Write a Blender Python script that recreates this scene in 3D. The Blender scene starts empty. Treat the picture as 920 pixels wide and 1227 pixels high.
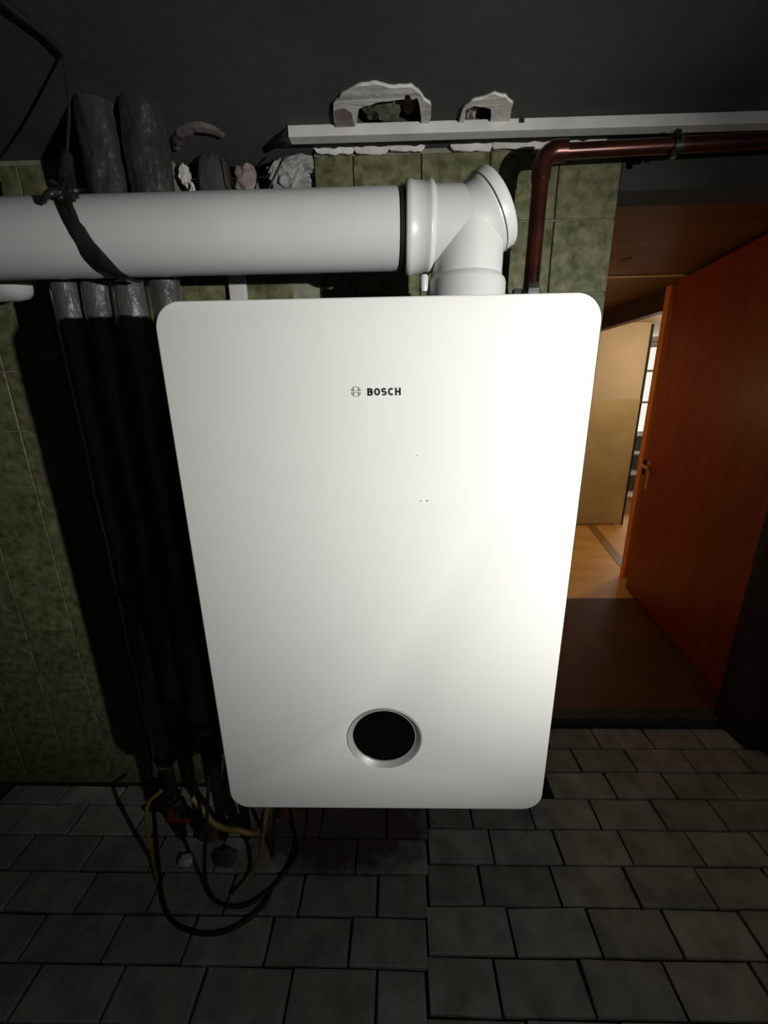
import bpy, bmesh, math, random
from mathutils import Vector, Matrix, noise
random.seed(7)
PI = math.pi
SC = bpy.context.scene
COL = SC.collection

# ------------------------------------------------------------------ camera
cam = bpy.data.cameras.new('camera'); co = bpy.data.objects.new('camera', cam); COL.objects.link(co)
YAW, PITCH, ROLL, FPX = -0.0232, 0.2791, -0.0158, 472.2
cy_, sy_, cp_, sp_ = math.cos(YAW), math.sin(YAW), math.cos(PITCH), math.sin(PITCH)
F = Vector((sy_*cp_, cy_*cp_, -sp_)); R = Vector((cy_, -sy_, 0)); U = R.cross(F)
R2 = math.cos(ROLL)*R + math.sin(ROLL)*U; U2 = -math.sin(ROLL)*R + math.cos(ROLL)*U
m = Matrix((R2, U2, -F)).transposed().to_4x4(); m.translation = Vector((0.0205, -0.5773, 1.3158))
co.matrix_world = m
cam.sensor_fit = 'VERTICAL'; cam.sensor_height = 36; cam.lens = 36*FPX/1227
cam.clip_start = 0.02
SC.camera = co

# ------------------------------------------------------------------ world, exposure, lights
w = bpy.data.worlds.new('world'); SC.world = w; w.use_nodes = True
w.node_tree.nodes['Background'].inputs[0].default_value = (0.8, 0.9, 1.0, 1)
w.node_tree.nodes['Background'].inputs[1].default_value = 0.018
SC.view_settings.view_transform = 'Standard'; SC.view_settings.look = 'None'
SC.view_settings.exposure = 0.0; SC.view_settings.gamma = 1.0; SC.view_settings.use_curve_mapping = False

def light(name, kind, loc, energy, color, radius=0.01, target=None, **kw):
    l = bpy.data.lights.new(name, kind); l.energy = energy; l.color = color
    if kind in ('POINT', 'SPOT'): l.shadow_soft_size = radius
    for k, v in kw.items(): setattr(l, k, v)
    o = bpy.data.objects.new(name, l); COL.objects.link(o); o.location = loc
    if target is not None:
        o.rotation_euler = (Vector(target)-Vector(loc)).to_track_quat('-Z', 'Y').to_euler()
    return o
# the torch held at the right, slightly behind the camera: its place follows from the boiler's shadow and glint
TORCH = (0.914, -0.920, 1.318)
light('torch_hotspot', 'SPOT', TORCH, 87, (1.0, 1.0, 0.97), 0.009, (0.28, 0.0, 1.245), spot_size=math.radians(72), spot_blend=1.0)
light('torch_spill', 'SPOT', TORCH, 8.5, (1.0, 1.0, 0.97), 0.009, (0.28, 0.0, 1.245), spot_size=math.radians(166), spot_blend=1.0)
# the ceiling lamp of the hall, hidden behind the open door
light('hall_lamp', 'POINT', (2.32, 2.62, 1.62), 13, (1.0, 0.76, 0.48), 0.06)
# added warm fill for door leaf and jamb post, unseen behind the tiled wall
light('corridor_fill', 'POINT', (0.82, 2.0, 1.30), 2.5, (1.0, 0.62, 0.28), 0.06)
# daylight of the stair window
light('window_daylight', 'AREA', (3.1, 4.45, 1.6), 9, (0.95, 0.98, 1.0), target=(2.4, 3.0, 0.6), size=0.9)

# ------------------------------------------------------------------ materials
def nt(name):
    mt = bpy.data.materials.new(name); mt.use_nodes = True
    t = mt.node_tree; b = t.nodes['Principled BSDF']; return mt, t, b
def mat(name, c1, c2=None, rough=0.6, scale=8, detail=5, bump=0.0, bscale=None, metal=0.0, coat=0.0,
        obj_random=0.0, lo=0.35, hi=0.65, bdist=0.01, stretch=None, spec=0.5, distort=0.0, coat_rough=0.08):
    mt, t, b = nt(name); N = t.nodes.new; L = t.links.new
    b.inputs['Roughness'].default_value = rough; b.inputs['Metallic'].default_value = metal
    b.inputs['Coat Weight'].default_value = coat; b.inputs['Coat Roughness'].default_value = coat_rough
    b.inputs['Specular IOR Level'].default_value = spec
    tc = N('ShaderNodeTexCoord'); vec = tc.outputs['Object']
    oi = N('ShaderNodeObjectInfo')
    ad = N('ShaderNodeVectorMath'); ad.operation = 'MULTIPLY_ADD'
    cm = N('ShaderNodeCombineXYZ')
    for i in range(3): L(oi.outputs['Random'], cm.inputs[i])
    L(cm.outputs[0], ad.inputs[0]); ad.inputs[1].default_value = (31.0, 17.0, 23.0); L(vec, ad.inputs[2]); vec = ad.outputs[0]
    if stretch:
        mp = N('ShaderNodeMapping'); mp.inputs['Scale'].default_value = stretch; L(vec, mp.inputs[0]); vec = mp.outputs[0]
    col = None
    if c2:
        nz = N('ShaderNodeTexNoise'); nz.inputs['Scale'].default_value = scale; nz.inputs['Detail'].default_value = detail
        nz.inputs['Distortion'].default_value = distort
        L(vec, nz.inputs[0])
        rp = N('ShaderNodeValToRGB'); rp.color_ramp.elements[0].position = lo; rp.color_ramp.elements[1].position = hi
        rp.color_ramp.elements[0].color = (*c1, 1); rp.color_ramp.elements[1].color = (*c2, 1)
        L(nz.outputs[0], rp.inputs[0]); col = rp.outputs[0]
    else:
        b.inputs['Base Color'].default_value = (*c1, 1)
    if obj_random and col:
        mr = N('ShaderNodeMapRange'); mr.inputs[3].default_value = 1-obj_random; mr.inputs[4].default_value = 1+obj_random
        L(oi.outputs['Random'], mr.inputs[0])
        hs = N('ShaderNodeHueSaturation'); L(mr.outputs[0], hs.inputs['Value']); L(col, hs.inputs['Color']); col = hs.outputs[0]
    if col: L(col, b.inputs['Base Color'])
    if bump:
        n2 = N('ShaderNodeTexNoise'); n2.inputs['Scale'].default_value = bscale or scale*4; n2.inputs['Detail'].default_value = 6
        L(vec, n2.inputs[0])
        bp = N('ShaderNodeBump'); bp.inputs['Strength'].default_value = bump; bp.inputs['Distance'].default_value = bdist
        L(n2.outputs[0], bp.inputs['Height']); L(bp.outputs[0], b.inputs['Normal'])
    return mt
M = {}
M['enamel'] = mat('boiler_enamel', (0.77, 0.765, 0.735), rough=0.85, coat=0.35, coat_rough=0.10, spec=0.1)
M['body'] = mat('boiler_body_grey', (0.10, 0.10, 0.09), rough=0.5, metal=0.3)
M['ring'] = mat('display_ring_grey', (0.50, 0.51, 0.48), rough=0.35, metal=0.3)
M['glass'] = mat('black_display_glass', (0.002, 0.002, 0.002), rough=0.12)
M['print'] = mat('black_print', (0.012, 0.012, 0.012), rough=0.6)
M['print_grey'] = mat('grey_print', (0.06, 0.065, 0.06), rough=0.6)
M['flue'] = mat('flue_white', (0.56, 0.57, 0.55), (0.62, 0.63, 0.60), rough=0.38, scale=5, bump=0.02, bscale=200, bdist=0.001, spec=0.5)
M['gasket'] = mat('gasket_black', (0.01, 0.01, 0.01), rough=0.6)
M['copper'] = mat('tarnished_copper', (0.035, 0.011, 0.008), (0.085, 0.025, 0.016), rough=0.28, scale=14, metal=0.6, bump=0.05, bscale=60, bdist=0.002)
M['chrome'] = mat('valve_metal', (0.5, 0.5, 0.48), (0.25, 0.25, 0.24), rough=0.25, scale=30, metal=1.0)
M['blackmetal'] = mat('black_metal', (0.02, 0.02, 0.02), rough=0.4, metal=0.4)
M['tile'] = mat('green_marbled_tile', (0.060, 0.066, 0.027), (0.185, 0.185, 0.10), rough=0.42, scale=42, detail=9, lo=0.30, hi=0.70,
                bump=0.15, bscale=70, bdist=0.002, obj_random=0.10, distort=0.25, spec=0.25)
M['grout'] = mat('pale_grout', (0.16, 0.165, 0.12), (0.26, 0.26, 0.20), rough=0.9, scale=30)
M['wallgrey'] = mat('dark_grey_render', (0.030, 0.031, 0.028), (0.052, 0.052, 0.048), rough=0.95, scale=6, bump=0.4, bscale=40, bdist=0.004)
M['ceiling'] = mat('sooty_ceiling_plaster', (0.044, 0.045, 0.041), (0.068, 0.068, 0.062), rough=0.95, scale=2.5, detail=8, bump=0.35, bscale=35, bdist=0.004)
M['plaster'] = mat('white_patch_plaster', (0.52, 0.50, 0.47), (0.70, 0.68, 0.64), rough=0.9, scale=22, bump=0.4, bscale=90, bdist=0.003)
M['plasterpink'] = mat('pinkish_plaster', (0.20, 0.15, 0.14), (0.30, 0.24, 0.22), rough=0.95, scale=20, bump=0.4, bscale=80, bdist=0.003)
M['plastergrey'] = mat('greyish_crumbled_plaster', (0.20, 0.20, 0.185), (0.33, 0.33, 0.31), rough=0.9, scale=22, bump=0.5, bscale=80, bdist=0.004)
M['rim'] = mat('brownish_plaster', (0.085, 0.068, 0.062), (0.14, 0.12, 0.11), rough=0.95, scale=20, bump=0.4, bscale=80, bdist=0.003)
M['stone'] = mat('olive_stone', (0.05, 0.05, 0.03), (0.17, 0.17, 0.11), rough=0.9, scale=16, bump=0.6, bscale=60, bdist=0.004)
M['brickred'] = mat('dark_red_brick', (0.06, 0.018, 0.014), (0.14, 0.05, 0.04), rough=0.9, scale=25, bump=0.5, bscale=80, bdist=0.003)
M['trunk'] = mat('white_batten', (0.52, 0.51, 0.49), (0.64, 0.63, 0.60), rough=0.7, scale=12, bump=0.15, bscale=90, bdist=0.002)
M['film'] = mat('grey_foil_wrap', (0.028, 0.028, 0.026), (0.05, 0.05, 0.046), rough=0.35, scale=10, bump=0.8, bscale=30, bdist=0.014, coat=1.0, stretch=(1, 1, 0.5), coat_rough=0.06)
M['foam'] = mat('dark_pipe_foam', (0.055, 0.055, 0.05), (0.085, 0.085, 0.08), rough=0.35, scale=9, bump=0.8, bscale=36, bdist=0.010, coat=1.0, stretch=(1, 1, 0.5), coat_rough=0.07)
M['rag'] = mat('black_plastic_strap', (0.010, 0.010, 0.010), (0.022, 0.022, 0.020), rough=0.3, scale=30, bump=0.7, bscale=60, bdist=0.004)
M['wire'] = mat('dark_wire', (0.012, 0.012, 0.012), rough=0.6)
M['yellow'] = mat('yellow_hose', (0.27, 0.19, 0.05), (0.18, 0.12, 0.035), rough=0.5, scale=20)
M['red'] = mat('red_lever', (0.16, 0.012, 0.012), rough=0.5)
M['doorwood'] = mat('red_brown_door_wood', (0.19, 0.024, 0.003), (0.26, 0.034, 0.004), rough=0.42, scale=5, detail=6, stretch=(6, 6, 0.5), bump=0.03, bscale=30, bdist=0.001, coat=0.0, spec=0.3)
M['dooredge'] = mat('orange_door_edge', (0.75, 0.24, 0.04), (0.85, 0.30, 0.06), rough=0.35, scale=6, stretch=(6, 6, 0.5))
M['brass'] = mat('dull_brass', (0.55, 0.36, 0.20), rough=0.35, metal=0.6)
M['ceilwood'] = mat('brown_ceiling_board', (0.09, 0.030, 0.007), (0.13, 0.046, 0.010), rough=0.6, scale=3, detail=6, stretch=(0.6, 4, 4))
M['knot'] = mat('dark_knot', (0.04, 0.015, 0.01), rough=0.7)
M['batten'] = mat('pale_wood_batten', (0.62, 0.44, 0.24), rough=0.5)
M['beam'] = mat('dark_brown_beam', (0.035, 0.014, 0.008), (0.06, 0.024, 0.012), rough=0.6, scale=8, stretch=(1, 1, 4))
M['hallup'] = mat('beige_wall_paint', (0.60, 0.52, 0.38), (0.66, 0.57, 0.43), rough=0.8, scale=4)
M['halldado'] = mat('olive_dado_paint', (0.50, 0.42, 0.22), (0.60, 0.50, 0.28), rough=0.55, scale=5)
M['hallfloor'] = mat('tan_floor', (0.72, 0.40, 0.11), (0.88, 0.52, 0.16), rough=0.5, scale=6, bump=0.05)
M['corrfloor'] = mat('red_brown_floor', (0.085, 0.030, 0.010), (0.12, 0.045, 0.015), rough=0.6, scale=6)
M['hallceil'] = mat('beige_ceiling', (0.45, 0.36, 0.25), rough=0.8)
M['sill'] = mat('ochre_floor_strip', (0.30, 0.19, 0.05), (0.36, 0.23, 0.07), rough=0.45, scale=20)
M['slate'] = mat('slate_stair', (0.06, 0.07, 0.07), (0.10, 0.11, 0.105), rough=0.5, scale=9)
M['nosing'] = mat('grey_stair_nosing', (0.32, 0.34, 0.32), rough=0.5)
M['concrete'] = mat('pale_step', (0.45, 0.38, 0.26), (0.55, 0.47, 0.33), rough=0.7, scale=9)
M['winframe'] = mat('white_window_frame', (0.6, 0.62, 0.60), rough=0.4)
M['bag'] = mat('white_plastic_bag', (0.8, 0.76, 0.66), rough=0.5)
M['frame'] = mat('black_brown_frame', (0.012, 0.007, 0.005), (0.02, 0.012, 0.008), rough=0.6, scale=10)
M['rightwall'] = mat('dark_reddish_wall', (0.030, 0.017, 0.013), (0.045, 0.026, 0.020), rough=0.9, scale=7, bump=0.3)
M['thresh'] = mat('dark_threshold', (0.035, 0.03, 0.025), (0.055, 0.05, 0.04), rough=0.7, scale=15)
M['sand'] = mat('joint_sand', (0.018, 0.018, 0.016), (0.03, 0.03, 0.026), rough=1.0, scale=40)
# lit window panes
mt, t, b = nt('daylight_pane'); b.inputs['Base Color'].default_value = (0.8, 0.8, 0.8, 1)
b.inputs['Emission Color'].default_value = (0.95, 1.0, 0.95, 1); b.inputs['Emission Strength'].default_value = 0.75; M['pane'] = mt

def paver_mat():
    mt, t, b = nt('concrete_paver'); N = t.nodes.new; L = t.links.new
    b.inputs['Roughness'].default_value = 0.9
    geo = N('ShaderNodeNewGeometry'); oi = N('ShaderNodeObjectInfo')
    nz = N('ShaderNodeTexNoise'); nz.inputs['Scale'].default_value = 14; nz.inputs['Detail'].default_value = 8
    L(geo.outputs['Position'], nz.inputs[0])
    rp = N('ShaderNodeValToRGB'); e = rp.color_ramp.elements
    e[0].position = 0.3; e[1].position = 0.7; e[0].color = (0.22, 0.22, 0.19, 1); e[1].color = (0.40, 0.40, 0.35, 1)
    L(nz.outputs[0], rp.inputs[0])
    mr = N('ShaderNodeMapRange'); mr.inputs[3].default_value = 0.82; mr.inputs[4].default_value = 1.15; L(oi.outputs['Random'], mr.inputs[0])
    hs = N('ShaderNodeHueSaturation'); L(mr.outputs[0], hs.inputs['Value']); L(rp.outputs[0], hs.inputs['Color'])
    # the old rusty stain under the boiler: an irregular blot in floor coordinates
    sub = N('ShaderNodeVectorMath'); sub.operation = 'SUBTRACT'; sub.inputs[1].default_value = (-0.16, 0.36, 0); L(geo.outputs['Position'], sub.inputs[0])
    mul = N('ShaderNodeVectorMath'); mul.operation = 'MULTIPLY'; mul.inputs[1].default_value = (3.3, 7.0, 0); L(sub.outputs[0], mul.inputs[0])
    ln = N('ShaderNodeVectorMath'); ln.operation = 'LENGTH'; L(mul.outputs[0], ln.inputs[0])
    n2 = N('ShaderNodeTexNoise'); n2.inputs['Scale'].default_value = 18; L(geo.outputs['Position'], n2.inputs[0])
    sm = N('ShaderNodeMath'); sm.operation = 'ADD'; L(ln.outputs['Value'], sm.inputs[0]); L(n2.outputs[0], sm.inputs[1])
    r2 = N('ShaderNodeMapRange'); r2.inputs[1].default_value = 1.2; r2.inputs[2].default_value = 1.65; r2.inputs[3].default_value = 0.85; r2.inputs[4].default_value = 0.0
    L(sm.outputs[0], r2.inputs[0])
    mx = N('ShaderNodeMix'); mx.data_type = 'RGBA'; L(r2.outputs[0], mx.inputs[0]); L(hs.outputs[0], mx.inputs[6]); mx.inputs[7].default_value = (0.06, 0.035, 0.028, 1)
    L(mx.outputs[2], b.inputs['Base Color'])
    bp = N('ShaderNodeBump'); bp.inputs['Strength'].default_value = 0.6; bp.inputs['Distance'].default_value = 0.004
    n3 = N('ShaderNodeTexNoise'); n3.inputs['Scale'].default_value = 70; n3.inputs['Detail'].default_value = 6; L(geo.outputs['Position'], n3.inputs[0])
    L(n3.outputs[0], bp.inputs['Height']); L(bp.outputs[0], b.inputs['Normal'])
    return mt
M['paver'] = paver_mat()

# ------------------------------------------------------------------ helpers
def obj(name, me, mt=None, parent=None):
    if isinstance(me, bmesh.types.BMesh):
        bm = me; bmesh.ops.recalc_face_normals(bm, faces=bm.faces[:])
        me = bpy.data.meshes.new(name); bm.to_mesh(me); bm.free()
    o = bpy.data.objects.new(name, me); COL.objects.link(o)
    if mt is not None and not me.materials: me.materials.append(M[mt] if isinstance(mt, str) else mt)
    if parent: o.parent = parent
    return o
def tag(o, label, cat, group=None):
    o['label'] = label; o['category'] = cat
    if group: o['group'] = group
    return o
def thing(name, label, cat, loc=(0, 0, 0), group=None, rz=0):
    o = bpy.data.objects.new(name, None); COL.objects.link(o); o.location = loc; o.rotation_euler.z = rz; o.empty_display_size = 0.05
    return tag(o, label, cat, group)
def put(o, parent):
    """parent keeping the part's world place (parent's transform is a translation plus z-turn)"""
    bpy.context.view_layer.update()
    o.parent = parent; o.matrix_parent_inverse = parent.matrix_world.inverted(); return o
def struct(o): o['kind'] = 'structure'; return o
def box(bm, x0, x1, y0, y1, z0, z1, bev=0.0, seg=2):
    g = bmesh.ops.create_cube(bm, size=1.0)
    vs = g['verts']
    for v in vs:
        v.co = Vector((x0 if v.co.x < 0 else x1, y0 if v.co.y < 0 else y1, z0 if v.co.z < 0 else z1))
    if bev:
        es = list({e for v in vs for e in v.link_edges})
        bmesh.ops.bevel(bm, geom=es, offset=bev, segments=seg, affect='EDGES', profile=0.5)
    return bm
def B(*a, **k): return box(bmesh.new(), *a, **k)
def smooth(o, ang=40):
    me = o.data
    for p in me.polygons: p.use_smooth = True
    try: me.set_sharp_from_angle(angle=math.radians(ang))
    except Exception: pass
    return o
def ring_pts(c, ax, r, n, up=None):
    ax = ax.normalized(); a = up if up else (Vector((0, 0, 1)) if abs(ax.z) < 0.9 else Vector((1, 0, 0)))
    u = (a - ax*a.dot(ax)).normalized(); v = ax.cross(u)
    return [c + r*(math.cos(2*PI*i/n)*u + math.sin(2*PI*i/n)*v) for i in range(n)]
def lathe(bm, p0, ax, prof, n=40, caps=True):
    """prof: list of (distance along ax, radius)"""
    p0 = Vector(p0); ax = Vector(ax).normalized(); rows = []
    for (d, r) in prof: rows.append([bm.verts.new(q) for q in ring_pts(p0+ax*d, ax, r, n)])
    for a, b2 in zip(rows, rows[1:]):
        for i in range(n): bm.faces.new((a[i], a[(i+1) % n], b2[(i+1) % n], b2[i]))
    if caps: bm.faces.new(rows[0][::-1]); bm.faces.new(rows[-1])
    return bm
def tube(bm, pts, r, n=14, caps=True, rfun=None):
    pts = [Vector(p) for p in pts]; rows = []; up = None
    for i, p in enumerate(pts):
        d = (pts[min(i+1, len(pts)-1)] - pts[max(i-1, 0)]).normalized()
        if up is None: up = Vector((0, 0, 1)) if abs(d.z) < 0.9 else Vector((1, 0, 0))
        up = (up - d*up.dot(d)).normalized(); v = d.cross(up)
        rr = rfun(i/(len(pts)-1)) if rfun else r
        rows.append([bm.verts.new(p + rr*(math.cos(2*PI*k/n)*up + math.sin(2*PI*k/n)*v)) for k in range(n)])
    for a, b2 in zip(rows, rows[1:]):
        for i in range(n): bm.faces.new((a[i], a[(i+1) % n], b2[(i+1) % n], b2[i]))
    if caps: bm.faces.new(rows[0][::-1]); bm.faces.new(rows[-1])
    return bm
def spline(pts, k=10):
    P = [Vector(p) for p in pts]; P = [2*P[0]-P[1]] + P + [2*P[-1]-P[-2]]; out = []
    for i in range(1, len(P)-2):
        for j in range(k):
            t = j/k; a, b2, c, d = P[i-1], P[i], P[i+1], P[i+2]
            out.append(0.5*((2*b2)+(c-a)*t+(2*a-5*b2+4*c-d)*t*t+(3*b2-a-3*c+d)*t**3))
    out.append(P[-2]); return out
def arc(c, u, v, r, a0, a1, n=10):
    c, u, v = Vector(c), Vector(u), Vector(v)
    return [c + r*(math.cos(a0+(a1-a0)*i/n)*u + math.sin(a0+(a1-a0)*i/n)*v) for i in range(n+1)]
def flat(loops, extrude, bevel=0.0, seg=2):
    """2D outline with holes -> solid mesh in the XY plane, by way of a filled curve"""
    cu = bpy.data.curves.new('outline', 'CURVE'); cu.dimensions = '2D'; cu.fill_mode = 'BOTH'
    cu.extrude = extrude; cu.bevel_depth = bevel; cu.bevel_resolution = seg; cu.offset = -bevel
    for lp in loops:
        s = cu.splines.new('POLY'); s.points.add(len(lp)-1); s.use_cyclic_u = True
        for i, (x, y) in enumerate(lp): s.points[i].co = (x, y, 0, 1)
    o = bpy.data.objects.new('outline', cu); COL.objects.link(o)
    bpy.context.view_layer.update()
    me = bpy.data.meshes.new_from_object(o.evaluated_get(bpy.context.evaluated_depsgraph_get()))
    bpy.data.objects.remove(o); bpy.data.curves.remove(cu)
    bm = bmesh.new(); bm.from_mesh(me); bpy.data.meshes.remove(me)
    bmesh.ops.remove_doubles(bm, verts=bm.verts[:], dist=1e-6)
    return bm
def circ(cx, cy, r, n=48): return [(cx+r*math.cos(2*PI*i/n), cy+r*math.sin(2*PI*i/n)) for i in range(n)]
def rrect(x0, x1, y0, y1, r, n=10):
    out = []
    for (cx, cy, a) in ((x1-r, y1-r, 0), (x0+r, y1-r, PI/2), (x0+r, y0+r, PI), (x1-r, y0+r, 1.5*PI)):
        out += [(cx+r*math.cos(a+PI/2*i/n), cy+r*math.sin(a+PI/2*i/n)) for i in range(n+1)]
    return out
def upright(bm, y):            # curve plane XY -> world XZ, at depth y
    for v in bm.verts: v.co = Vector((v.co.x, y - v.co.z, v.co.y))
    return bm
def rough_loop(lp, amp, k=3, seed=0):
    out = []; n = len(lp)
    for i in range(n):
        a, b2 = Vector(lp[i]), Vector(lp[(i+1) % n])
        for j in range(k):
            p = a.lerp(b2, j/k); q = noise.noise_vector(Vector((p.x*60+seed, p.y*60, seed)))
            out.append((p.x+q.x*amp, p.y+q.y*amp))
    return out
def rock(name, c, s, seed, mt, parent=None, amp=0.35, freq=1.3, sub=3, flatness=True, rot=0.0):
    bm = bmesh.new(); bmesh.ops.create_icosphere(bm, subdivisions=sub, radius=1.0)
    for v in bm.verts:
        d = v.co.normalized(); k = max(abs(d.x), abs(d.y), abs(d.z)); d = d*(0.55 + 0.45/k*0.75)   # squarish lump
        n = noise.noise(d*freq*2+Vector((seed, seed*2, 0)))*amp + noise.noise(d*freq*5+Vector((seed, 0, 9)))*amp*0.5
        d = d*(1+n); d.rotate(Matrix.Rotation(rot, 3, 'Y'))
        v.co = Vector((d.x*s[0], d.y*s[1], d.z*s[2]))
    o = obj(name, bm, mt, parent); o.location = c
    if not flatness: smooth(o, 60)
    return o

CEIL = 1.857; YW = 0.498; XE = 0.542

# ------------------------------------------------------------------ the room: ceiling with two broken openings
patch1 = [(-.092,.435),(-.084,.345),(-.063,.322),(-.029,.304),(-.008,.301),(.019,.31),(.061,.312),(.075,.323),(.085,.343),(.101,.356),(.104,.385),(.099,.435)]
hole1 = [(-.049,.430),(-.038,.362),(-.003,.348),(.032,.341),(.050,.341),(.051,.33),(.058,.33),(.063,.342),(.073,.339),(.082,.371),(.088,.430)]
patch2 = [(.160,.435),(.163,.368),(.179,.354),(.195,.348),(.214,.336),(.238,.344),(.256,.363),(.27,.435)]
hole2 = [(.173,.425),(.169,.375),(.185,.363),(.199,.367),(.217,.374),(.223,.39),(.225,.425)]
h1 = rough_loop(hole1, .002, 3, 1); h2 = rough_loop(hole2, .002, 3, 5)
bm = flat([[(-1.9, -1.9), (2.9, -1.9), (2.9, .60), (-1.9, .60)], h1, h2], 0.06)
for v in bm.verts: v.co.z += CEIL+0.06
struct(obj('ceiling', bm, 'ceiling'))
ce = bpy.data.objects['ceiling']
bmx = bmesh.new(); box(bmx, -.12, .30, .29, .46, CEIL+.12, CEIL+.16); obj('cavity_back', bmx, 'stone', ce)
for nm, outer, h, sd in (('plaster_patch', patch1, h1, 2), ('plaster_patch', patch2, h2, 8)):
    bm = flat([rough_loop(outer, .003, 4, sd), [(x*1.0, y) for x, y in h]], 0.003, 0.0)
    for v in bm.verts:
        v.co.z += CEIL-0.0025
        if v.co.z < CEIL-.003: v.co.z += noise.noise(v.co*50)*.0015
    o = obj(nm, bm, 'plaster', ce)
    o['label'] = 'white plaster round a broken hole in the ceiling'
o = rock('stone', (.005, .40, CEIL+.030), (.042, .035, .035), 3, 'stone', ce); o = rock('stone', (.062, .40, CEIL+.045), (.016, .03, .035), 5, 'plasterpink', ce)
rock('stone', (.030, .375, CEIL+.040), (.026, .03, .03), 11, 'stone', ce)
rock('stone', (.185, .41, CEIL+.025), (.014, .03, .025), 7, 'plasterpink', ce); rock('stone', (.214, .41, CEIL+.05), (.012, .03, .03), 9, 'brickred', ce)
bm = flat([rough_loop([(-.088,.409),(-.082,.362),(-.064,.356),(-.052,.372),(-.05,.409)], .002, 3, 4)], 0.001)
for v in bm.verts: v.co.z += CEIL-.0062
obj('render_patch', bm, 'plasterpink', ce)

# ------------------------------------------------------------------ back wall: backing, broken niche, tiles one by one
bm = bmesh.new(); yb = YW+.006
RX0, RX1, RZ = -.485, -.150, 1.70
box(bm, -1.9, RX0, yb, .772, 0, CEIL); box(bm, RX1, XE-.002, yb, .772, 0, CEIL)
box(bm, RX0, RX1, yb, .772, 0, RZ); box(bm, RX0, RX1, yb+.10, .772, RZ, CEIL)
wb = struct(obj('wall_back', bm, 'grout'))
tile_meshes = {}
def tile(x0, x1, z0, z1):
    wq, hq = round(x1-x0, 4), round(z1-z0, 4)
    if (wq, hq) not in tile_meshes:
        b2 = B(-wq/2, wq/2, -.0035, .0035, -hq/2, hq/2)
        es = [e for e in b2.edges if all(v.co.y < 0 for v in e.verts)]
        bmesh.ops.bevel(b2, geom=es, offset=.0016, segments=1, affect='EDGES')
        me = bpy.data.meshes.new('tile'); bmesh.ops.recalc_face_normals(b2, faces=b2.faces[:]); b2.to_mesh(me); b2.free()
        me.materials.append(M['tile']); tile_meshes[(wq, hq)] = me
    o = obj('tile', tile_meshes[(wq, hq)], None, wb)
    o.location = ((x0+x1)/2, YW+.0035+random.uniform(-.0004, .0006), (z0+z1)/2)
    return o
G = .0016
for k in range(-9, 5):
    x0 = -.063+.155*(k-1)+G; x1 = -.063+.155*k-G
    if k == 4: x1 = XE
    for j in range(-1, 12):
        z1 = 1.7102-.155*j-G; z0 = z1-.155+2*G
        if j == -1:
            z1 = 1.846
            if k in (-1, -2): continue
            if k == 0: x0 = -.150
            if k == -3: continue
        if j == 11: z0 = .002
        if z1-z0 < .01: continue
        tile(x0, x1, z0, z1)
# ragged plaster seam where the wall meets the ceiling
for i, (a, b2, dz) in enumerate([(-.150,-.055,.010),(-.06,.02,.013),(.015,.10,.009),(.155,.25,.012),(.245,.40,.011),(.39,.50,.008)]):
    bm = flat([rough_loop([(a, CEIL-.001), (b2, CEIL-.001), (b2-.006, CEIL-.001-dz), (a+.008, CEIL-.001-dz*.8)], .0045, 8, i*3)], .005)
    obj('plaster_seam', upright(bm, YW-.004), 'plaster', wb)
# broken masonry in the niche
rock('plaster_lump', (-.389, YW+.02, 1.800), (.038, .04, .075), 21, 'wallgrey', wb, amp=.12)
rock('brick', (-.320, YW+.045, 1.822), (.030, .03, .034), 23, 'plasterpink', wb, amp=.2)
rock('brick', (-.335, YW+.03, 1.765), (.024, .03, .035), 24, 'stone', wb, amp=.25)
rock('brick', (-.288, YW+.06, 1.765), (.030, .03, .045), 25, 'brickred', wb, amp=.2)
rock('plaster_lump', (-.458, YW+.02, 1.825), (.012, .02, .024), 27, 'plaster', wb, amp=.4)
rock('plaster_lump', (-.440, YW+.015, 1.785), (.007, .015, .022), 28, 'plaster', wb, amp=.4, rot=-.5)
o = rock('plaster_lump', (-.208, YW+.012, 1.797), (.048, .028, .044), 29, 'plastergrey', wb, amp=.55, freq=1.5, sub=4)
rock('plaster_lump', (-.168, YW+.010, 1.765), (.013, .022, .012), 31, 'plastergrey', wb, amp=.5, rot=.5)
rock('plaster_lump', (-.190, YW+.010, 1.835), (.045, .02, .018), 33, 'plastergrey', wb, amp=.35)
bm = tube(bmesh.new(), spline([(-.452,.475,1.858),(-.431,.44,1.859),(-.39,.41,1.860),(-.352,.408,1.859),(-.330,.435,1.858)]), .012, 8, rfun=lambda t: .008+.006*math.sin(PI*t))
for v in bm.verts: v.co += noise.noise_vector(v.co*60)*.003
obj('plaster_rim', bm, 'rim', ce)

# lintel over the passage, reveals, corridor beyond
bm = B(XE, 2.05, YW, .585, 1.765, CEIL, bev=.004); struct(obj('trim_1', bm, 'wallgrey')); bpy.data.objects['trim_1']['label'] = 'dark grey lintel above the passage'
# right wall, splayed
d = Vector((.081, -.125, 0)).normalized(); nrm = Vector((-d.y, d.x, 0))
p0 = Vector((1.348, .757, 0)); p1 = p0 + d*2.6
bm = bmesh.new()
q = [p0, p1, p1+nrm*.15*(1 if nrm.x > 0 else -1), p0+nrm*.15*(1 if nrm.x > 0 else -1)]
lo = [bm.verts.new((v.x, v.y, 0)) for v in q]; hi = [bm.verts.new((v.x, v.y, CEIL)) for v in q]
bm.faces.new(lo); bm.faces.new(hi)
for i in range(4): bm.faces.new((lo[i], lo[(i+1) % 4], hi[(i+1) % 4], hi[i]))
struct(obj('wall_right', bm, 'rightwall'))
struct(obj('wall_left', B(-2.0, -1.9, -1.9, .772, 0, CEIL), 'wallgrey'))

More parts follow.
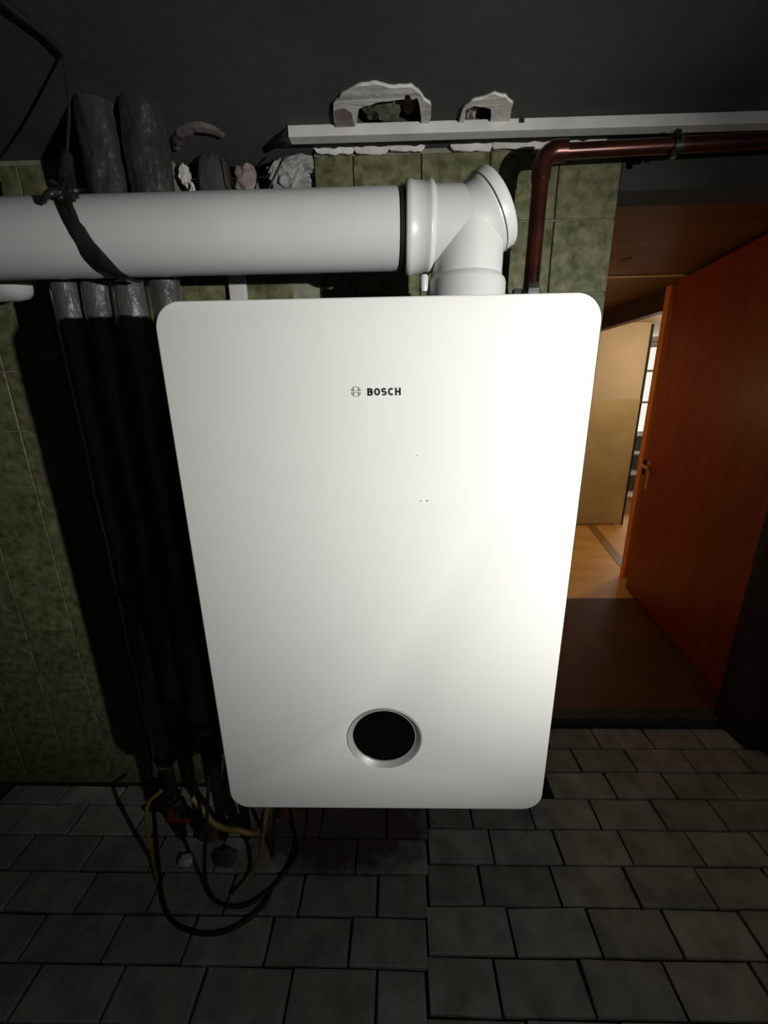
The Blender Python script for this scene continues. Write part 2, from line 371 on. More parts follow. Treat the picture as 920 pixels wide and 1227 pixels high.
# ------------------------------------------------------------------ paved floor: every paver a part
fl = struct(obj('floor', B(-1.9, 2.8, -1.9, .772, -.08, -.012), 'sand'))
variants = []
for s in range(7):
    bm = B(-.5, .5, -.5, .5, -1, 0)
    bm.verts.ensure_lookup_table()
    top = [e for e in bm.edges if all(v.co.z > -.5 for v in e.verts)]
    bmesh.ops.bevel(bm, geom=top, offset=.035, segments=1, affect='EDGES')
    rs = random.Random(s)
    for v in bm.verts:
        v.co.x += rs.uniform(-.012, .012); v.co.y += rs.uniform(-.02, .02)
        if v.co.z > -.5: v.co.z += rs.uniform(-.06, .03)
    bmesh.ops.recalc_face_normals(bm, faces=bm.faces[:])
    me = bpy.data.meshes.new('paver'); bm.to_mesh(me); bm.free(); me.materials.append(M['paver']); variants.append(me)
def seam(y): return .108+.09*(y-.2)
def paver(x0, x1, y0, y1):
    g = .0035
    o = bpy.data.objects.new('paver', random.choice(variants)); COL.objects.link(o); o.parent = fl
    o.location = ((x0+x1)/2, (y0+y1)/2, random.uniform(-.0015, .0005)); o.scale = (x1-x0-2*g, y1-y0-2*g, .02)
    o.rotation_euler = (random.uniform(-.008, .008), random.uniform(-.006, .006), random.uniform(-.012, .012))
def row(xa, xb, y0, y1, j0, pitch=.203):
    xs = [xa]; x = j0
    while x < xb-.03:
        if x > xa+.03: xs.append(x+random.uniform(-.008, .008))
        x += pitch
    xs.append(xb)
    for a, b2 in zip(xs, xs[1:]): paver(a, b2, y0, y1)
J = [.706-.61+.02, .572-.406+.02, .312, .263, .312, .264, .316, .26, .31, .26]
for i in range(15):
    y1 = .655-.1*(i-1); y0 = y1-.1
    if i == 0: y1, y0 = .755, .655
    xa = XE+.02 if y0 > .46 else seam((y0+y1)/2)
    if i == 2: xa = XE+.02
    jj = J[i] if i < len(J) else (.312 if i % 2 else .262)
    if i == 0: jj = .62
    if i == 1: jj = .706
    if i == 2: jj = .572
    xr = 1.34 + max(0, (.75-(y0+y1)/2))*.62
    row(xa, xr, y0, y1, jj-(.203*8 if jj > .3 and i > 2 else 0) if i > 2 else jj)
LJ = [-.30, -.19, -.13, -.314+.10, -.104, -.039, -.104, -.03, -.1, -.03]
ly = .492
for i in range(13):
    y1 = ly if i == 0 else .423-.098*(i-1); y0 = .423-.098*i
    row(-1.35, seam((y0+y1)/2), y0, y1, LJ[(i+2) % 10]-.203*8)

# ------------------------------------------------------------------ threshold, frame, corridor
struct(obj('trim_2', B(.56, 1.37, .772, .83, -.03, .030, bev=.003), 'thresh'))
bm = bmesh.new(); box(bm, 1.35, 1.43, .757, .80, 0, 1.90, bev=.003); box(bm, 1.43, 1.60, .757, .772, 0, 1.95); box(bm, 1.435, 1.70, .772, .79, 0, 1.95)
box(bm, .56, 1.45, .757, .80, 1.895, 1.95)
struct(obj('trim_3', bm, 'frame')); bpy.data.objects['trim_3']['label'] = 'dark door frame at the passage'
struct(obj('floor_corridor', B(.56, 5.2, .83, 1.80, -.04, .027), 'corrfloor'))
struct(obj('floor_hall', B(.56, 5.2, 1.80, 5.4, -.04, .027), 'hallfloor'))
struct(obj('wall_corridor', B(.56, .62, .772, 3.36, .0, 1.95), 'hallup'))
hc = struct(obj('ceiling_hall', B(.50, 1.80, .586, 4.8, 1.95, 2.0), 'ceilwood'))
struct(obj('ceiling_stair', B(1.80, 5.2, .586, 5.4, 1.945, 2.0), 'hallceil'))
obj('batten', B(.62, 1.745, 1.885, 1.910, 1.943, 1.952, bev=.002), 'batten', hc)
bm = bmesh.new(); lathe(bm, (1.166, 1.625, 1.9475), (0, 0, 1), [(0, .022), (.004, .024)], 16)
for v in bm.verts: v.co.y = 1.625+(v.co.y-1.625)*1.4
obj('knot', bm, 'knot', hc)
# side wall of the corridor with its opening and timber beam
def wallseg(bm, a, b2, th, z0, z1):
    a, b2 = Vector((*a, 0)), Vector((*b2, 0)); dd = (b2-a).normalized(); n2 = Vector((-dd.y, dd.x, 0))*th
    q = [a, b2, b2-n2, a-n2]
    lo = [bm.verts.new((v.x, v.y, z0)) for v in q]; hi = [bm.verts.new((v.x, v.y, z1)) for v in q]
    bm.faces.new(lo); bm.faces.new(hi)
    for i in range(4): bm.faces.new((lo[i], lo[(i+1) % 4], hi[(i+1) % 4], hi[i]))
    return bm
struct(obj('wall_side', wallseg(bmesh.new(), (1.66, .80), (1.735, 2.10), .08, .0, 1.95), 'hallup'))
struct(obj('trim_4', wallseg(bmesh.new(), (1.74, 2.0), (1.655, 3.36), .07, 1.822, 1.95), 'beam')); bpy.data.objects['trim_4']['label'] = 'dark brown timber beam over the side opening'
o = struct(obj('trim_6', B(1.705, 1.80, 2.10, 2.15, .027, 1.95, bev=.003), 'dooredge')); o['label'] = 'orange wooden jamb post behind the door edge'
obj('strike_plate', B(1.712, 1.730, 2.097, 2.101, .80, .90, bev=.001), 'blackmetal', o)
# ochre floor strip crossing the opening
struct(obj('trim_5', wallseg(bmesh.new(), (1.742, 2.10), (2.03, 3.34), .075, .026, .032), 'sill')); bpy.data.objects['trim_5']['label'] = 'ochre strip across the hall floor'
# far wall with painted dado
fw = struct(obj('wall_far', B(.56, 2.375, 3.36, 3.44, .0, 1.95), 'hallup'))
obj('dado', B(.62, 2.375, 3.352, 3.362, .027, 1.283), 'halldado', fw)
obj('corner_strip', B(2.375, 2.395, 3.35, 3.445, .027, 1.93), 'frame', fw)
obj('skirting', B(.62, 2.30, 3.346, 3.353, .027, .045), 'sill', fw)

# the open door leaf
A = Vector((1.447, .815, 0)); E_ = Vector((1.621, 1.925, 0)); dv = (E_-A); LW = dv.length
dr = bpy.data.objects.new('door_1', None); COL.objects.link(dr); dr.location = A; dr.rotation_euler.z = math.atan2(dv.y, dv.x)
dr['kind'] = 'structure'
# local frame: x along the leaf, y to its hidden side(negative = hidden right side)
lf = obj('leaf', B(0, LW, -.040, 0, .037, 1.925, bev=.003), 'doorwood', dr)
pl = obj('handle_plate', B(LW-.062, LW-.030, -.001, .004, .745, .925, bev=.004), 'brass', dr)
bm = bmesh.new(); tube(bm, [(LW-.046, .003, .895), (LW-.046, .045, .895)], .009, 12); tube(bm, [(LW-.046, .045, .895), (LW-.08, .050, .894), (LW-.15, .047, .892)], .009, 12)
smooth(obj('handle', bm, 'brass', pl))
bm = bmesh.new(); lathe(bm, (LW-.046, .002, .795), (0, 1, 0), [(0, .010), (.006, .010)], 16); obj('keyhole', bm, 'brass', pl)
obj('latch', B(LW+.001, LW+.005, -.030, -.010, .77, .93, bev=.001), 'brass', dr)
bm = bmesh.new(); 
for z in (.25, 1.65): lathe(bm, (-.004, .006, z), (0, 0, 1), [(0, .008), (.09, .008)], 12)
obj('hinge', bm, 'blackmetal', dr)

# stair and bright window beyond
st = thing('staircase', 'dark slate stair rising behind the far wall below the bright window', 'stairs', (2.9, 3.9, .027))
for i in range(4):
    y0 = 3.78+.27*i; z1 = .027+.20*(i+1)
    m_ = 'concrete' if i == 0 else 'slate'
    s = obj('step', B(2.31, 4.19, y0, 5.09, z1-.20 if i else .027, z1-.022), m_); put(s, st)
    s2 = obj('nosing', B(2.31, 4.19, y0-.02, y0+.28 if i < 3 else 5.09, z1-.022, z1, bev=.004), 'nosing' if i else 'concrete'); put(s2, st)
struct(obj('wall_stair', B(2.2, 5.2, 5.1, 5.2, .0, 1.95), 'hallup'))
struct(obj('wall_stair_left', B(2.24, 2.30, 3.44, 5.1, .0, 1.95), 'hallup'))
struct(obj('wall_stair_right', B(4.2, 4.3, 2.0, 5.1, .0, 1.95), 'hallup'))
wn = bpy.data.objects.new('window_1', None); COL.objects.link(wn); wn.location = (3.3, 4.75, .83); wn['kind'] = 'structure'
bm = bmesh.new(); x0, x1, z0, z1 = 2.86, 4.0, .83, 1.93
for a in (x0, x0+.17, x0+.52, x1-.05): box(bm, a, a+.035, 4.72, 4.77, z0, z1)
for z in (z0, .83+.38, .83+.76, z1-.05): box(bm, x0, x1, 4.725, 4.765, z, z+.03)
put(obj('window_frame', bm, 'winframe'), wn)
xs = [x0+.035, x0+.17, x0+.205, x0+.52, x0+.555, x1-.05]; zs = [z0+.03, z0+.38, z0+.41, z0+.76, z0+.79, z1-.05]
for i in range(3):
    for j in range(3): put(obj('pane', B(xs[2*i], xs[2*i+1], 4.742, 4.748, zs[2*j], zs[2*j+1]), 'pane'), wn)
o = rock('plastic_bag', (2.86, 4.45, 1.00), (.10, .07, .17), 41, 'bag', None, amp=.25, flatness=False); tag(o, 'pale plastic bag standing on the stair top in front of the window', 'bag')

# ------------------------------------------------------------------ the boiler
bo = thing('wall_boiler', 'white wall-hung gas boiler with rounded front panel and round black display', 'boiler', (0, YW, .55))
ZB, ZT, CX, CZ, CR = .550, 1.446, .0005, .7185, .0675
bm = upright(flat([rrect(-.3, .3, ZB, ZT, .036), circ(CX, CZ, CR, 64)], .007, .003, 3), .010)
fp = smooth(obj('front_panel', bm, 'enamel'), 50); put(fp, bo)
bm = B(-.285, .285, .0205, YW-.001, ZB+.012, ZT+.003, bev=.006); put(obj('casing', bm, 'body'), bo)
# chamfered ring round the display, then the glass
bm = bmesh.new(); lathe(bm, (CX, -.0008, CZ), (0, 1, 0), [(0, CR-.0005), (.0005, CR-.0012), (.0068, .0588), (.0068, .0575), (.0125, .0575), (.0125, CR), (0, CR-.0005)], 64, caps=False)
rg = smooth(obj('display_ring', bm, 'ring'), 30); put(rg, bo)
bm = bmesh.new(); lathe(bm, (CX, .0072, CZ), (0, 1, 0), [(0, .0572), (.003, .0574)], 64); put(obj('display_glass', bm, 'glass'), bo)
# the print on the front: roundel and lettering
def ribbon(bm, pts, w_, closed=False):
    P = [Vector((a, b2)) for a, b2 in pts]; n = len(P); L_, R_ = [], []
    for i in range(n):
        a = P[(i-1) % n] if (closed or i > 0) else None; c = P[(i+1) % n] if (closed or i < n-1) else None
        d1 = (P[i]-a).normalized() if a is not None else (c-P[i]).normalized()
        d2 = (c-P[i]).normalized() if c is not None else d1
        n1 = Vector((-d1.y, d1.x)); n2 = Vector((-d2.y, d2.x)); mm = n1+n2
        mm = mm.normalized() if mm.length > 1e-6 else n1; k = w_/2/max(.45, mm.dot(n1))
        L_.append(bm.verts.new((P[i].x+mm.x*k, 0, P[i].y+mm.y*k))); R_.append(bm.verts.new((P[i].x-mm.x*k, 0, P[i].y-mm.y*k)))
    for i in range(n if closed else n-1):
        j = (i+1) % n; bm.faces.new((L_[i], L_[j], R_[j], R_[i]))
def A2(cx, cy, rx, ry, a0, a1, n=8): return [(cx+rx*math.cos(math.radians(a0+(a1-a0)*i/n)), cy+ry*math.sin(math.radians(a0+(a1-a0)*i/n))) for i in range(n+1)]
H, Wd, S_ = .0104, .0081, .0026      # cap height, letter width, stroke
def letter(ch):
    h, w_ = H-S_, Wd-S_
    if ch == 'B': return [([(0, 0), (w_*.6, 0)]+A2(w_*.62, h*.26, w_*.36, h*.26, -90, 90)+[(0, h*.52)], 0), ([(w_*.55, h*.52)]+A2(w_*.55, h*.76, w_*.36, h*.24, -90, 90)+[(0, h)], 0), ([(0, -S_/2), (0, h+S_/2)], 0)]
    if ch == 'O': return [(A2(w_*.5, h*.5, w_*.55, h*.5, 0, 345, 20), 1)]
    if ch == 'S': return [(A2(w_*.52, h*.74, w_*.46, h*.26, 30, 90, 4)+A2(w_*.45, h*.75, w_*.42, h*.25, 90, 255, 8)+A2(w_*.52, h*.26, w_*.46, h*.26, 80, -90, 8)+A2(w_*.45, h*.26, w_*.46, h*.26, -90, -145, 4), 0)]
    if ch == 'C': return [(A2(w_*.55, h*.5, w_*.58, h*.5, 48, 312, 18), 0)]
    if ch == 'H': return [([(0, -S_/2), (0, h+S_/2)], 0), ([(w_, -S_/2), (w_, h+S_/2)], 0), ([(0, h*.5), (w_, h*.5)], 0)]
x = -.0135; zb = 1.3205
for i, ch in enumerate('BOSCH'):
    bm = bmesh.new()
    for pts, cl in letter(ch): ribbon(bm, [(x+S_/2+a, zb+S_/2+b2) for a, b2 in pts], S_, bool(cl))
    r_ = bmesh.ops.extrude_face_region(bm, geom=bm.faces[:])
    for v in [e for e in r_['geom'] if isinstance(e, bmesh.types.BMVert)]: v.co.y -= .0003
    o = obj('letter', bm, 'print'); o.location.y = -.0001
    put(o, fp); o['label'] = 'black printed letter ' + ch
    x += Wd+.0016
bm = bmesh.new(); lx, lz, rr = -.0295, 1.3262, .0066
ribbon(bm, [(lx+a, lz+b2) for a, b2 in A2(0, 0, rr, rr, 12, 168, 22)], .0007)
ribbon(bm, [(lx+a, lz+b2) for a, b2 in A2(0, 0, rr, rr, 192, 348, 22)], .0007)
for s in (1, -1):
    ribbon(bm, [(lx-rr*.97, lz+s*.0012), (lx+rr*.97, lz+s*.0012)], .0006)
    ribbon(bm, [(lx-.0048, lz+s*.0012), (lx-.0034, lz+s*.0033), (lx-.0025, lz+s*.0012)], .0007)
    ribbon(bm, [(lx+.0048, lz+s*.0012), (lx+.0034, lz+s*.0033), (lx+.0025, lz+s*.0012)], .0007)
    ribbon(bm, [(lx-.0034, lz+s*.0034), (lx-.0034, lz+s*.0052)], .0006); ribbon(bm, [(lx+.0034, lz+s*.0034), (lx+.0034, lz+s*.0052)], .0006)
r_ = bmesh.ops.extrude_face_region(bm, geom=bm.faces[:])
for v in [e for e in r_['geom'] if isinstance(e, bmesh.types.BMVert)]: v.co.y -= .0003
o = obj('emblem', bm, 'print_grey'); o.location.y = -.0001; put(o, fp)
for (sx, sz, sr) in ((.0628, 1.167, .0009), (.0725, 1.1675, .0012), (.057, 1.236, .0007)):
    bm = bmesh.new(); lathe(bm, (sx, -.0003, sz), (0, 1, 0), [(0, sr), (.0004, sr)], 8); put(obj('speck', bm, 'print'), fp)
# little brass clip on the casing's top edge
bm = B(-.262, -.244, .06, .075, ZT+.003, ZT+.010, bev=.002); put(obj('clip', bm, 'brass'), bo)

# ------------------------------------------------------------------ white flue
FY, FZ, FX, FR = .225, 1.600, .156, .0625
bm = bmesh.new(); lathe(bm, (-1.5, FY, FZ), (1, 0, 0), [(0, FR-.001), (1.5+.050, FR-.001)], 72)
fpz = smooth(obj('flue_pipe', bm, 'flue')); tag(fpz, 'long straight white flue pipe running left above the boiler', 'pipe')
el = thing('flue_elbow', 'white ninety-degree flue elbow with inspection cap on top of the boiler', 'pipe elbow', (FX, FY, ZT))
bm = bmesh.new(); lathe(bm, (.085, FY, FZ), (1, 0, 0), [(0, FR), (FX-.085, FR)], 72); put(smooth(obj('horizontal_arm', bm, 'flue')), el)
bm = bmesh.new(); lathe(bm, (FX, FY, ZT+.004), (0, 0, 1), [(0, FR), (FZ-ZT-.004, FR)], 72)
bmesh.ops.create_uvsphere(bm, u_segments=72, v_segments=36, radius=FR*.999, matrix=Matrix.Translation((FX, FY, FZ)))
put(smooth(obj('elbow_body', bm, 'flue')), el)
ca = math.radians(32); ax = Vector((math.cos(ca), 0, math.sin(ca)))
bm = bmesh.new(); lathe(bm, (FX, FY, FZ), ax, [(0, FR), (.030, FR), (.033, FR+.002), (.0375, FR+.002)], 72); put(smooth(obj('cap_socket', bm, 'flue')), el)
cp = bmesh.new(); lathe(cp, Vector((FX, FY, FZ))+ax*.0388, ax, [(0, FR+.002), (.001, FR+.0035), (.015, FR+.0035), (.019, FR+.0015), (.0215, FR-.003), (.0225, FR-.010)], 72)
cap = smooth(obj('inspection_cap', cp, 'flue')); put(cap, el)
bm = bmesh.new(); lathe(bm, Vector((FX, FY, FZ))+ax*.0370, ax, [(0, FR+.0012), (.0022, FR+.0012)], 72); put(smooth(obj('cap_gasket', bm, 'gasket')), el)
pv = ax.cross(Vector((0, 1, 0)))
bm = bmesh.new(); c0 = Vector((FX, FY, FZ))+ax*.046-pv*(FR+.002)
box(bm, -.006, .006, -.008, .008, -.004, .006, bev=.002)
for v in bm.verts: v.co = c0 + v.co
put(obj('cap_clip', bm, 'gasket'), cap)
# collar of the horizontal joint: two gasket lips, two raised beads
bm = bmesh.new(); lathe(bm, (.046, FY, FZ), (1, 0, 0), [(0, FR+.0005), (.0, FR+.005), (.003, FR+.0075), (.011, FR+.0075), (.015, FR+.0052), (.036, FR+.0050), (.040, FR+.0070), (.044, FR+.0070), (.0475, FR+.003), (.050, FR)], 72, caps=False)
put(smooth(obj('collar', bm, 'flue'), 60), el)
for dx in (.0385, .0425):
    bm = bmesh.new(); lathe(bm, (dx, FY, FZ), (1, 0, 0), [(0, FR-.001), (.0003, FR+.0022), (.0018, FR+.0022), (.0022, FR-.001)], 72, caps=False); put(smooth(obj('gasket', bm, 'gasket')), el)
bm = bmesh.new(); lathe(bm, (FX, FY, ZT+.0045), (0, 0, 1), [(0, FR+.003), (.002, FR+.0075), (.060, FR+.0075), (.066, FR+.0055), (.070, FR+.0015), (.072, FR)], 72, caps=False)
put(smooth(obj('base_collar', bm, 'flue'), 60), el)
bm = bmesh.new(); lathe(bm, (FX-FR-.014, FY-.02, ZT+.052), (0, 0, 1), [(0, .006), (.006, .0075), (.022, .0075), (.026, .006)], 20); put(smooth(obj('test_port', bm, 'flue')), el)
# small white duct behind
bm = bmesh.new(); lathe(bm, (-1.5, .36, 1.578), (1, 0, 0), [(0, .045), (.70, .045), (.722, .041), (.735, .030), (.74, .015)], 40)
o = smooth(obj('duct_stub', bm, 'flue'), 60); tag(o, 'rounded white pipe end at far left just below the long flue', 'pipe')

# strap and hanger wire
sp = thing('pipe_hanger', 'knotted black plastic strap on a ceiling wire holding the white flue', 'strap', (-.50, FY, CEIL))
bm = bmesh.new(); nseg = 56; rows = []
for i in range(nseg):
    a = 2*PI*i/nseg; R_ = FR+.0035+.0015*math.sin(5*a)
    cx = -.488 - .022*math.sin(a) - .008*math.cos(a)       # a = 0 front, +90 top
    cy, cz = -math.cos(a), math.sin(a); wv = .016*(1-.25*math.sin(3*a+1))
    rows.append([bm.verts.new((cx+k*wv+.004*noise.noise(Vector((a*3, k, 0))), FY+(R_+th)*cy, FZ+(R_+th)*cz)) for k, th in ((-1, 0), (-.5, .003), (0, .001), (.6, .004), (1, 0), (0, -.003))])
for i in range(nseg):
    a, b2 = rows[i], rows[(i+1) % nseg]
    for k in range(6): bm.faces.new((a[k], a[(k+1) % 6], b2[(k+1) % 6], b2[k]))
put(smooth(obj('band', bm, 'rag'), 60), sp)
o = rock('knot', (-.508, FY-.052, FZ+.045), (.018, .012, .014), 51, 'rag', None, amp=.6, freq=1.8); put(o, sp)
for pts in ([(-.508,FY-.055,FZ+.045),(-.525,FY-.066,FZ+.040),(-.538,FY-.066,FZ+.028)], [(-.512,FY-.05,FZ+.05),(-.528,FY-.05,FZ+.062),(-.536,FY-.045,FZ+.058)]):
    bm = tube(bmesh.new(), spline(pts, 5), .005, 8, rfun=lambda t: .007-.003*t); put(obj('strap_tail', bm, 'rag'), sp)
bm = tube(bmesh.new(), spline([(-.506,FY-.042,FZ+.052),(-.506,FY-.035,FZ+.10),(-.499,FY-.015,FZ+.18),(-.497,.218,CEIL-.001)], 6), .0022, 8); put(obj('hanger_wire', bm, 'wire'), sp)
bm = tube(bmesh.new(), spline([(-.507,FY-.046,FZ+.045),(-.509,FY-.038,FZ+.075),(-.505,FY-.032,FZ+.11)], 6), .011, 10, rfun=lambda t: .015-.008*t); put(obj('twist', bm, 'rag'), sp)
bm = tube(bmesh.new(), spline([(-.497,.215,CEIL-.005),(-.50,.18,CEIL-.004),(-.515,.12,CEIL-.005),(-.53,.02,CEIL-.004),(-.56,-.10,CEIL-.005)], 6), .005, 8)
o = obj('ceiling_cable', bm, 'wire'); tag(o, 'dark cable running along the ceiling to the hanger at upper left', 'cable')

# ------------------------------------------------------------------ insulated risers left of the boiler
def riser(x, y, r, z0, z1, label, upper=None):
    t_ = thing('heating_pipe', label, 'pipe', (x, y, max(z0, 0)), 'insulated heating pipes left of the boiler')
    bm = bmesh.new(); n = int((z1-z0)/.04)
    tube(bm, [(x+.0015*math.sin(i*1.3+x*90), y, z0+(z1-z0)*i/n) for i in range(n+1)], r, 24)
    for v in bm.verts:
        q = noise.noise(Vector((v.co.x*30, v.co.y*30, v.co.z*9)))*.0022; dd = Vector((v.co.x-x, v.co.y-y, 0)); v.co += dd.normalized()*q
    put(smooth(obj('insulation', bm, 'foam')), t_)
    if upper:
        ur, uz, udx = upper; ux, uy = x+udx, y+.022
        bm = bmesh.new(); n = 60
        tube(bm, [(ux, uy, uz+(CEIL-.001-uz)*i/n) for i in range(n+1)], ur, 40)
        for v in bm.verts:
            p = v.co; q = noise.noise(Vector((p.x*45, p.y*45, p.z*22)))*.004 + noise.noise(Vector((p.x*120, p.y*120, p.z*70)))*.0016
            dd = Vector((p.x-ux, p.y-uy, 0)); v.co += dd.normalized()*q if dd.length > 1e-5 else Vector()
        put(smooth(obj('film_wrap', bm, 'film'), 70), t_)
    for zz in (z0+.02, z0+.55):
        if zz > .2:
            bm = bmesh.new(); lathe(bm, (x, y, zz), (0, 0, 1), [(0, r+.001), (.001, r+.003), (.016, r+.003), (.017, r+.001)], 24, caps=False); put(smooth(obj('tape_band', bm, 'rag')), t_)
    return t_
tA = riser(-.652, .325, .030, .30, 1.585, 'leftmost insulated riser, its elbow hidden behind the white flue')
tB = riser(-.588, .325, .029, .50, 1.585, 'second insulated riser from the left, with a dark valve below')
tC = riser(-.520, .325, .032, .42, 1.60, 'third insulated riser from the left, foil-wrapped up to the ceiling', (.040, 1.66, -.015))
tD = riser(-.445, .325, .030, .55, 1.60, 'foil-wrapped riser nearest the boiler, half hidden by its panel', (.040, 1.66, -.005))
for t_, x in ((tA, -.652), (tB, -.588)):
    bm = tube(bmesh.new(), [(x, .325, 1.56)]+arc((x, .375, 1.58), (0, -1, 0), (0, 0, 1), .05, 0, PI/2, 8)+[(x, YW-.002, 1.63)], .029, 20); put(smooth(obj('elbow', bm, 'foam')), t_)
# bare tails with ball valves going down to the floor manifold
for (t_, x, y, z1, rr) in ((tA, -.652, .325, .32, .013), (tB, -.588, .325, .52, .013), (tC, -.520, .325, .44, .014), (tD, -.445, .325, .57, .014)):
    bm = tube(bmesh.new(), [(x, y, z1), (x, y, .0)], rr, 16); put(smooth(obj('bare_pipe', bm, 'blackmetal')), t_)
def valve(t_, x, y, z, label, lever=None):
    bm = bmesh.new(); lathe(bm, (x, y, z-.04), (0, 0, 1), [(0, .019), (.018, .019), (.019, .016), (.024, .022), (.040, .027), (.056, .022), (.061, .016), (.062, .019), (.08, .019)], 8)
    v = obj('ball_valve', bm, 'chrome' if lever else 'blackmetal'); put(v, t_); v['label'] = label
    if lever:
        bm = bmesh.new(); tube(bm, [(x, y-.02, z), (x, y-.045, z)], .006, 10); box(bm, x-.008, x+.075, y-.050, y-.046, z-.008, z+.008, bev=.002)
        put(obj('lever', bm, lever), v)
valve(tA, -.652, .325, .13, 'small steel valve with red lever', 'red')
valve(tC, -.520, .325, .32, 'dark valve body')
valve(tD, -.445, .325, .45, 'dark valve body')
valve(tB, -.588, .325, .36, 'dark valve body')

# cables and hoses near the floor
def hose(name, pts, r, mt_, label, cat='hose', grp=None):
    o = smooth(obj(name, tube(bmesh.new(), spline(pts, 8), r, 10), mt_)); return tag(o, label, cat, grp)
hose('gas_hose', [(-.27,.24,.562),(-.315,.24,.36),(-.352,.245,.16),(-.372,.24,.06),(-.40,.215,.008),(-.43,.17,.006)], .0055, 'yellow', 'thin yellow hose dropping from under the boiler to the pavers')
hose('gas_hose', [(-.655,.28,.24),(-.695,.27,.20),(-.705,.26,.11),(-.70,.25,.03),(-.69,.235,.006),(-.66,.20,.006)], .0055, 'yellow', 'thin yellow hose hanging by the leftmost pipe')
hose('gas_hose', [(-.56,.27,.23),(-.53,.26,.195),(-.495,.25,.155),(-.44,.25,.135),(-.36,.26,.15),(-.28,.28,.565)], .008, 'yellow', 'short thick yellowish hose curving under the boiler corner')
hose('power_cable', [(-.79,.46,.30),(-.80,.44,.12),(-.80,.42,.010),(-.70,.27,.006),(-.60,.135,.005),(-.50,.09,.005),(-.40,.10,.005),(-.33,.17,.005),(-.35,.28,.02),(-.30,.34,.555)], .0055, 'wire', 'black cable looping over the pavers left of the boiler', 'cable')
hose('power_cable', [(-.42,.26,.62),(-.47,.24,.40),(-.50,.22,.20),(-.52,.20,.03),(-.47,.155,.005),(-.38,.15,.005),(-.30,.22,.01),(-.25,.30,.08),(-.22,.32,.56)], .005, 'wire', 'thinner dark cable hanging from behind the boiler corner', 'cable')
for i, (p, s, mt_, lb) in enumerate((((-.56,.32,.018), (.035,.025,.018), 'brickred', 'dark red broken brick between the pipe tails'),
        ((-.48,.255,.016), (.036,.024,.016), 'stone', 'olive grey stone chip on the pavers inside the black cable loop'),
        ((-.33,.39,.015), (.04,.025,.015), 'brickred', 'reddish brick fragment under the boiler edge'),
        ((-.60,.25,.012), (.022,.018,.012), 'plaster', 'pale plaster crumb near the red lever'))):
    o = rock('rubble', p, s, 61+i*3, mt_, None, amp=.25); tag(o, lb, 'rubble', 'rubble on the pavers')

# vertical white trunking on the wall
o = obj('wall_trunking', B(-.371, -.331, YW-.018, YW-.0005, .30, 1.735, bev=.002), 'trunk'); tag(o, 'white vertical trunking strip on the green tiles behind the flue', 'trunking')

# batten along the ceiling with its clips
bt = thing('ceiling_batten', 'long white batten fixed under the ceiling edge above the flue', 'batten', (.4, .42, CEIL))
bm = B(-.187, 1.75, .411, .437, CEIL-.0205, CEIL-.0005, bev=.0015)
for v in bm.verts: v.co.y += .002*noise.noise(Vector((v.co.x*3, 0, 0)))
put(obj('batten_body', bm, 'trunk'), bt)
put(obj('clip', B(.283, .293, .4085, .4115, CEIL-.009, CEIL-.002), 'gasket'), bt)
bm = flat([[(-.187, CEIL), (-.187, CEIL-.020), (-.205, CEIL-.027), (-.200, CEIL-.012)]], .010); put(obj('end_tab', upright(bm, .424), 'gasket'), bt)
bm = tube(bmesh.new(), spline([(-.200,.44,CEIL-.03),(-.225,.455,CEIL-.055),(-.25,.465,CEIL-.085),(-.27,.47,CEIL-.12),(-.285,.475,CEIL-.17)], 5), .0022, 8)
o = obj('loose_wire', bm, 'wire'); tag(o, 'thin dark wire dangling from the batten end over broken plaster', 'wire')
bm = tube(bmesh.new(), spline([(-.34,.47,CEIL-.02),(-.332,.468,CEIL-.07),(-.31,.468,CEIL-.10),(-.285,.47,CEIL-.135)], 5), .0022, 8)
o = obj('loose_wire', bm, 'wire'); tag(o, 'thin dark wire crossing the broken masonry left of the batten', 'wire')

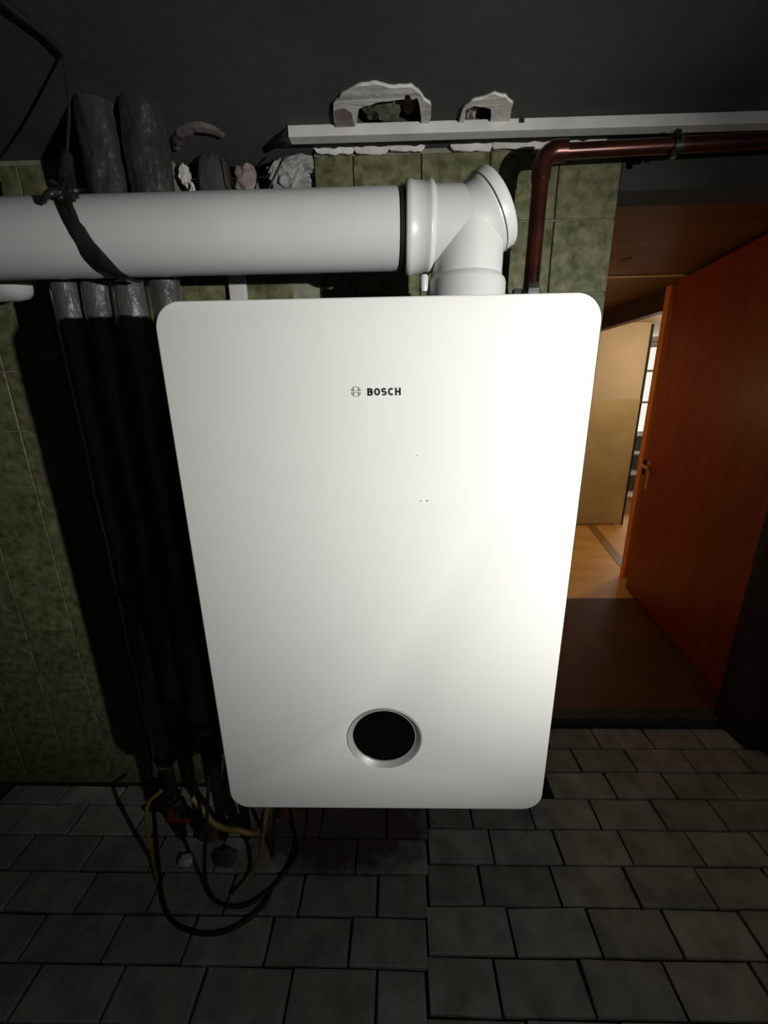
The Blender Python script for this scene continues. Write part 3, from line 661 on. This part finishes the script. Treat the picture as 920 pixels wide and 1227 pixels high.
# ------------------------------------------------------------------ copper pipe
PX, PY, PR, PZ = .332, .40, .0165, 1.796
cpz = thing('copper_pipe', 'tarnished copper gas pipe rising from the boiler and turning right', 'pipe', (PX-.004, PY, ZT+.003))
pts = [(PX-.004, PY, ZT+.006), (PX, PY, PZ-.045)]
bm = tube(bmesh.new(), [Vector(pts[0]).lerp(Vector(pts[1]), i/6) for i in range(7)], PR, 24); put(smooth(obj('riser', bm, 'copper')), cpz)
bm = tube(bmesh.new(), [(PX, PY, PZ-.052), (PX, PY, PZ-.036)]+arc((PX+.030, PY, PZ-.032), (-1, 0, 0), (0, 0, 1), .030, .1, PI/2, 10)+[(PX+.046, PY, PZ-.002)], PR+.0025, 24); put(smooth(obj('elbow', bm, 'copper')), cpz)
bm = tube(bmesh.new(), [(PX+.030+i*.171, PY, PZ-.003+.0035*i) for i in range(8)], PR-.003, 24); put(smooth(obj('horizontal_run', bm, 'copper')), cpz)
bm = bmesh.new(); lathe(bm, (PX-.002, PY, ZT+.002), (0, 0, 1), [(0, .018), (.075, .018), (.076, .023), (.094, .023), (.096, .0195), (.106, .018)], 6); put(obj('union_nut', bm, 'chrome'), cpz)
bm = bmesh.new(); box(bm, PX-.042, PX-.024, PY-.008, PY+.008, ZT+.0035, ZT+.098, bev=.002); put(obj('test_point', bm, 'blackmetal'), cpz)
KX = .588
bm = bmesh.new(); lathe(bm, (KX, PY, PZ+.001), (1, 0, 0), [(0, PR-.004), (.0, PR+.001), (.016, PR+.001), (.016, PR-.004)], 24, caps=False)
box(bm, KX+.002, KX+.014, PY-.006, PY+.006, PZ+.012, 1.823, bev=.002)
box(bm, KX+.004, KX+.012, PY, YW, 1.815, 1.823)
box(bm, KX-.008, KX+.004, PY-.018, PY-.006, PZ-.028, PZ-.012, bev=.002)
kc = obj('clamp', bm, 'blackmetal'); put(kc, cpz)
bm = bmesh.new(); lathe(bm, (KX+.008, PY-PR-.002, PZ+.004), (0, -1, 0), [(0, .0045), (.004, .0045), (.006, .003)], 6); put(obj('clamp_screw', bm, 'chrome'), kc)
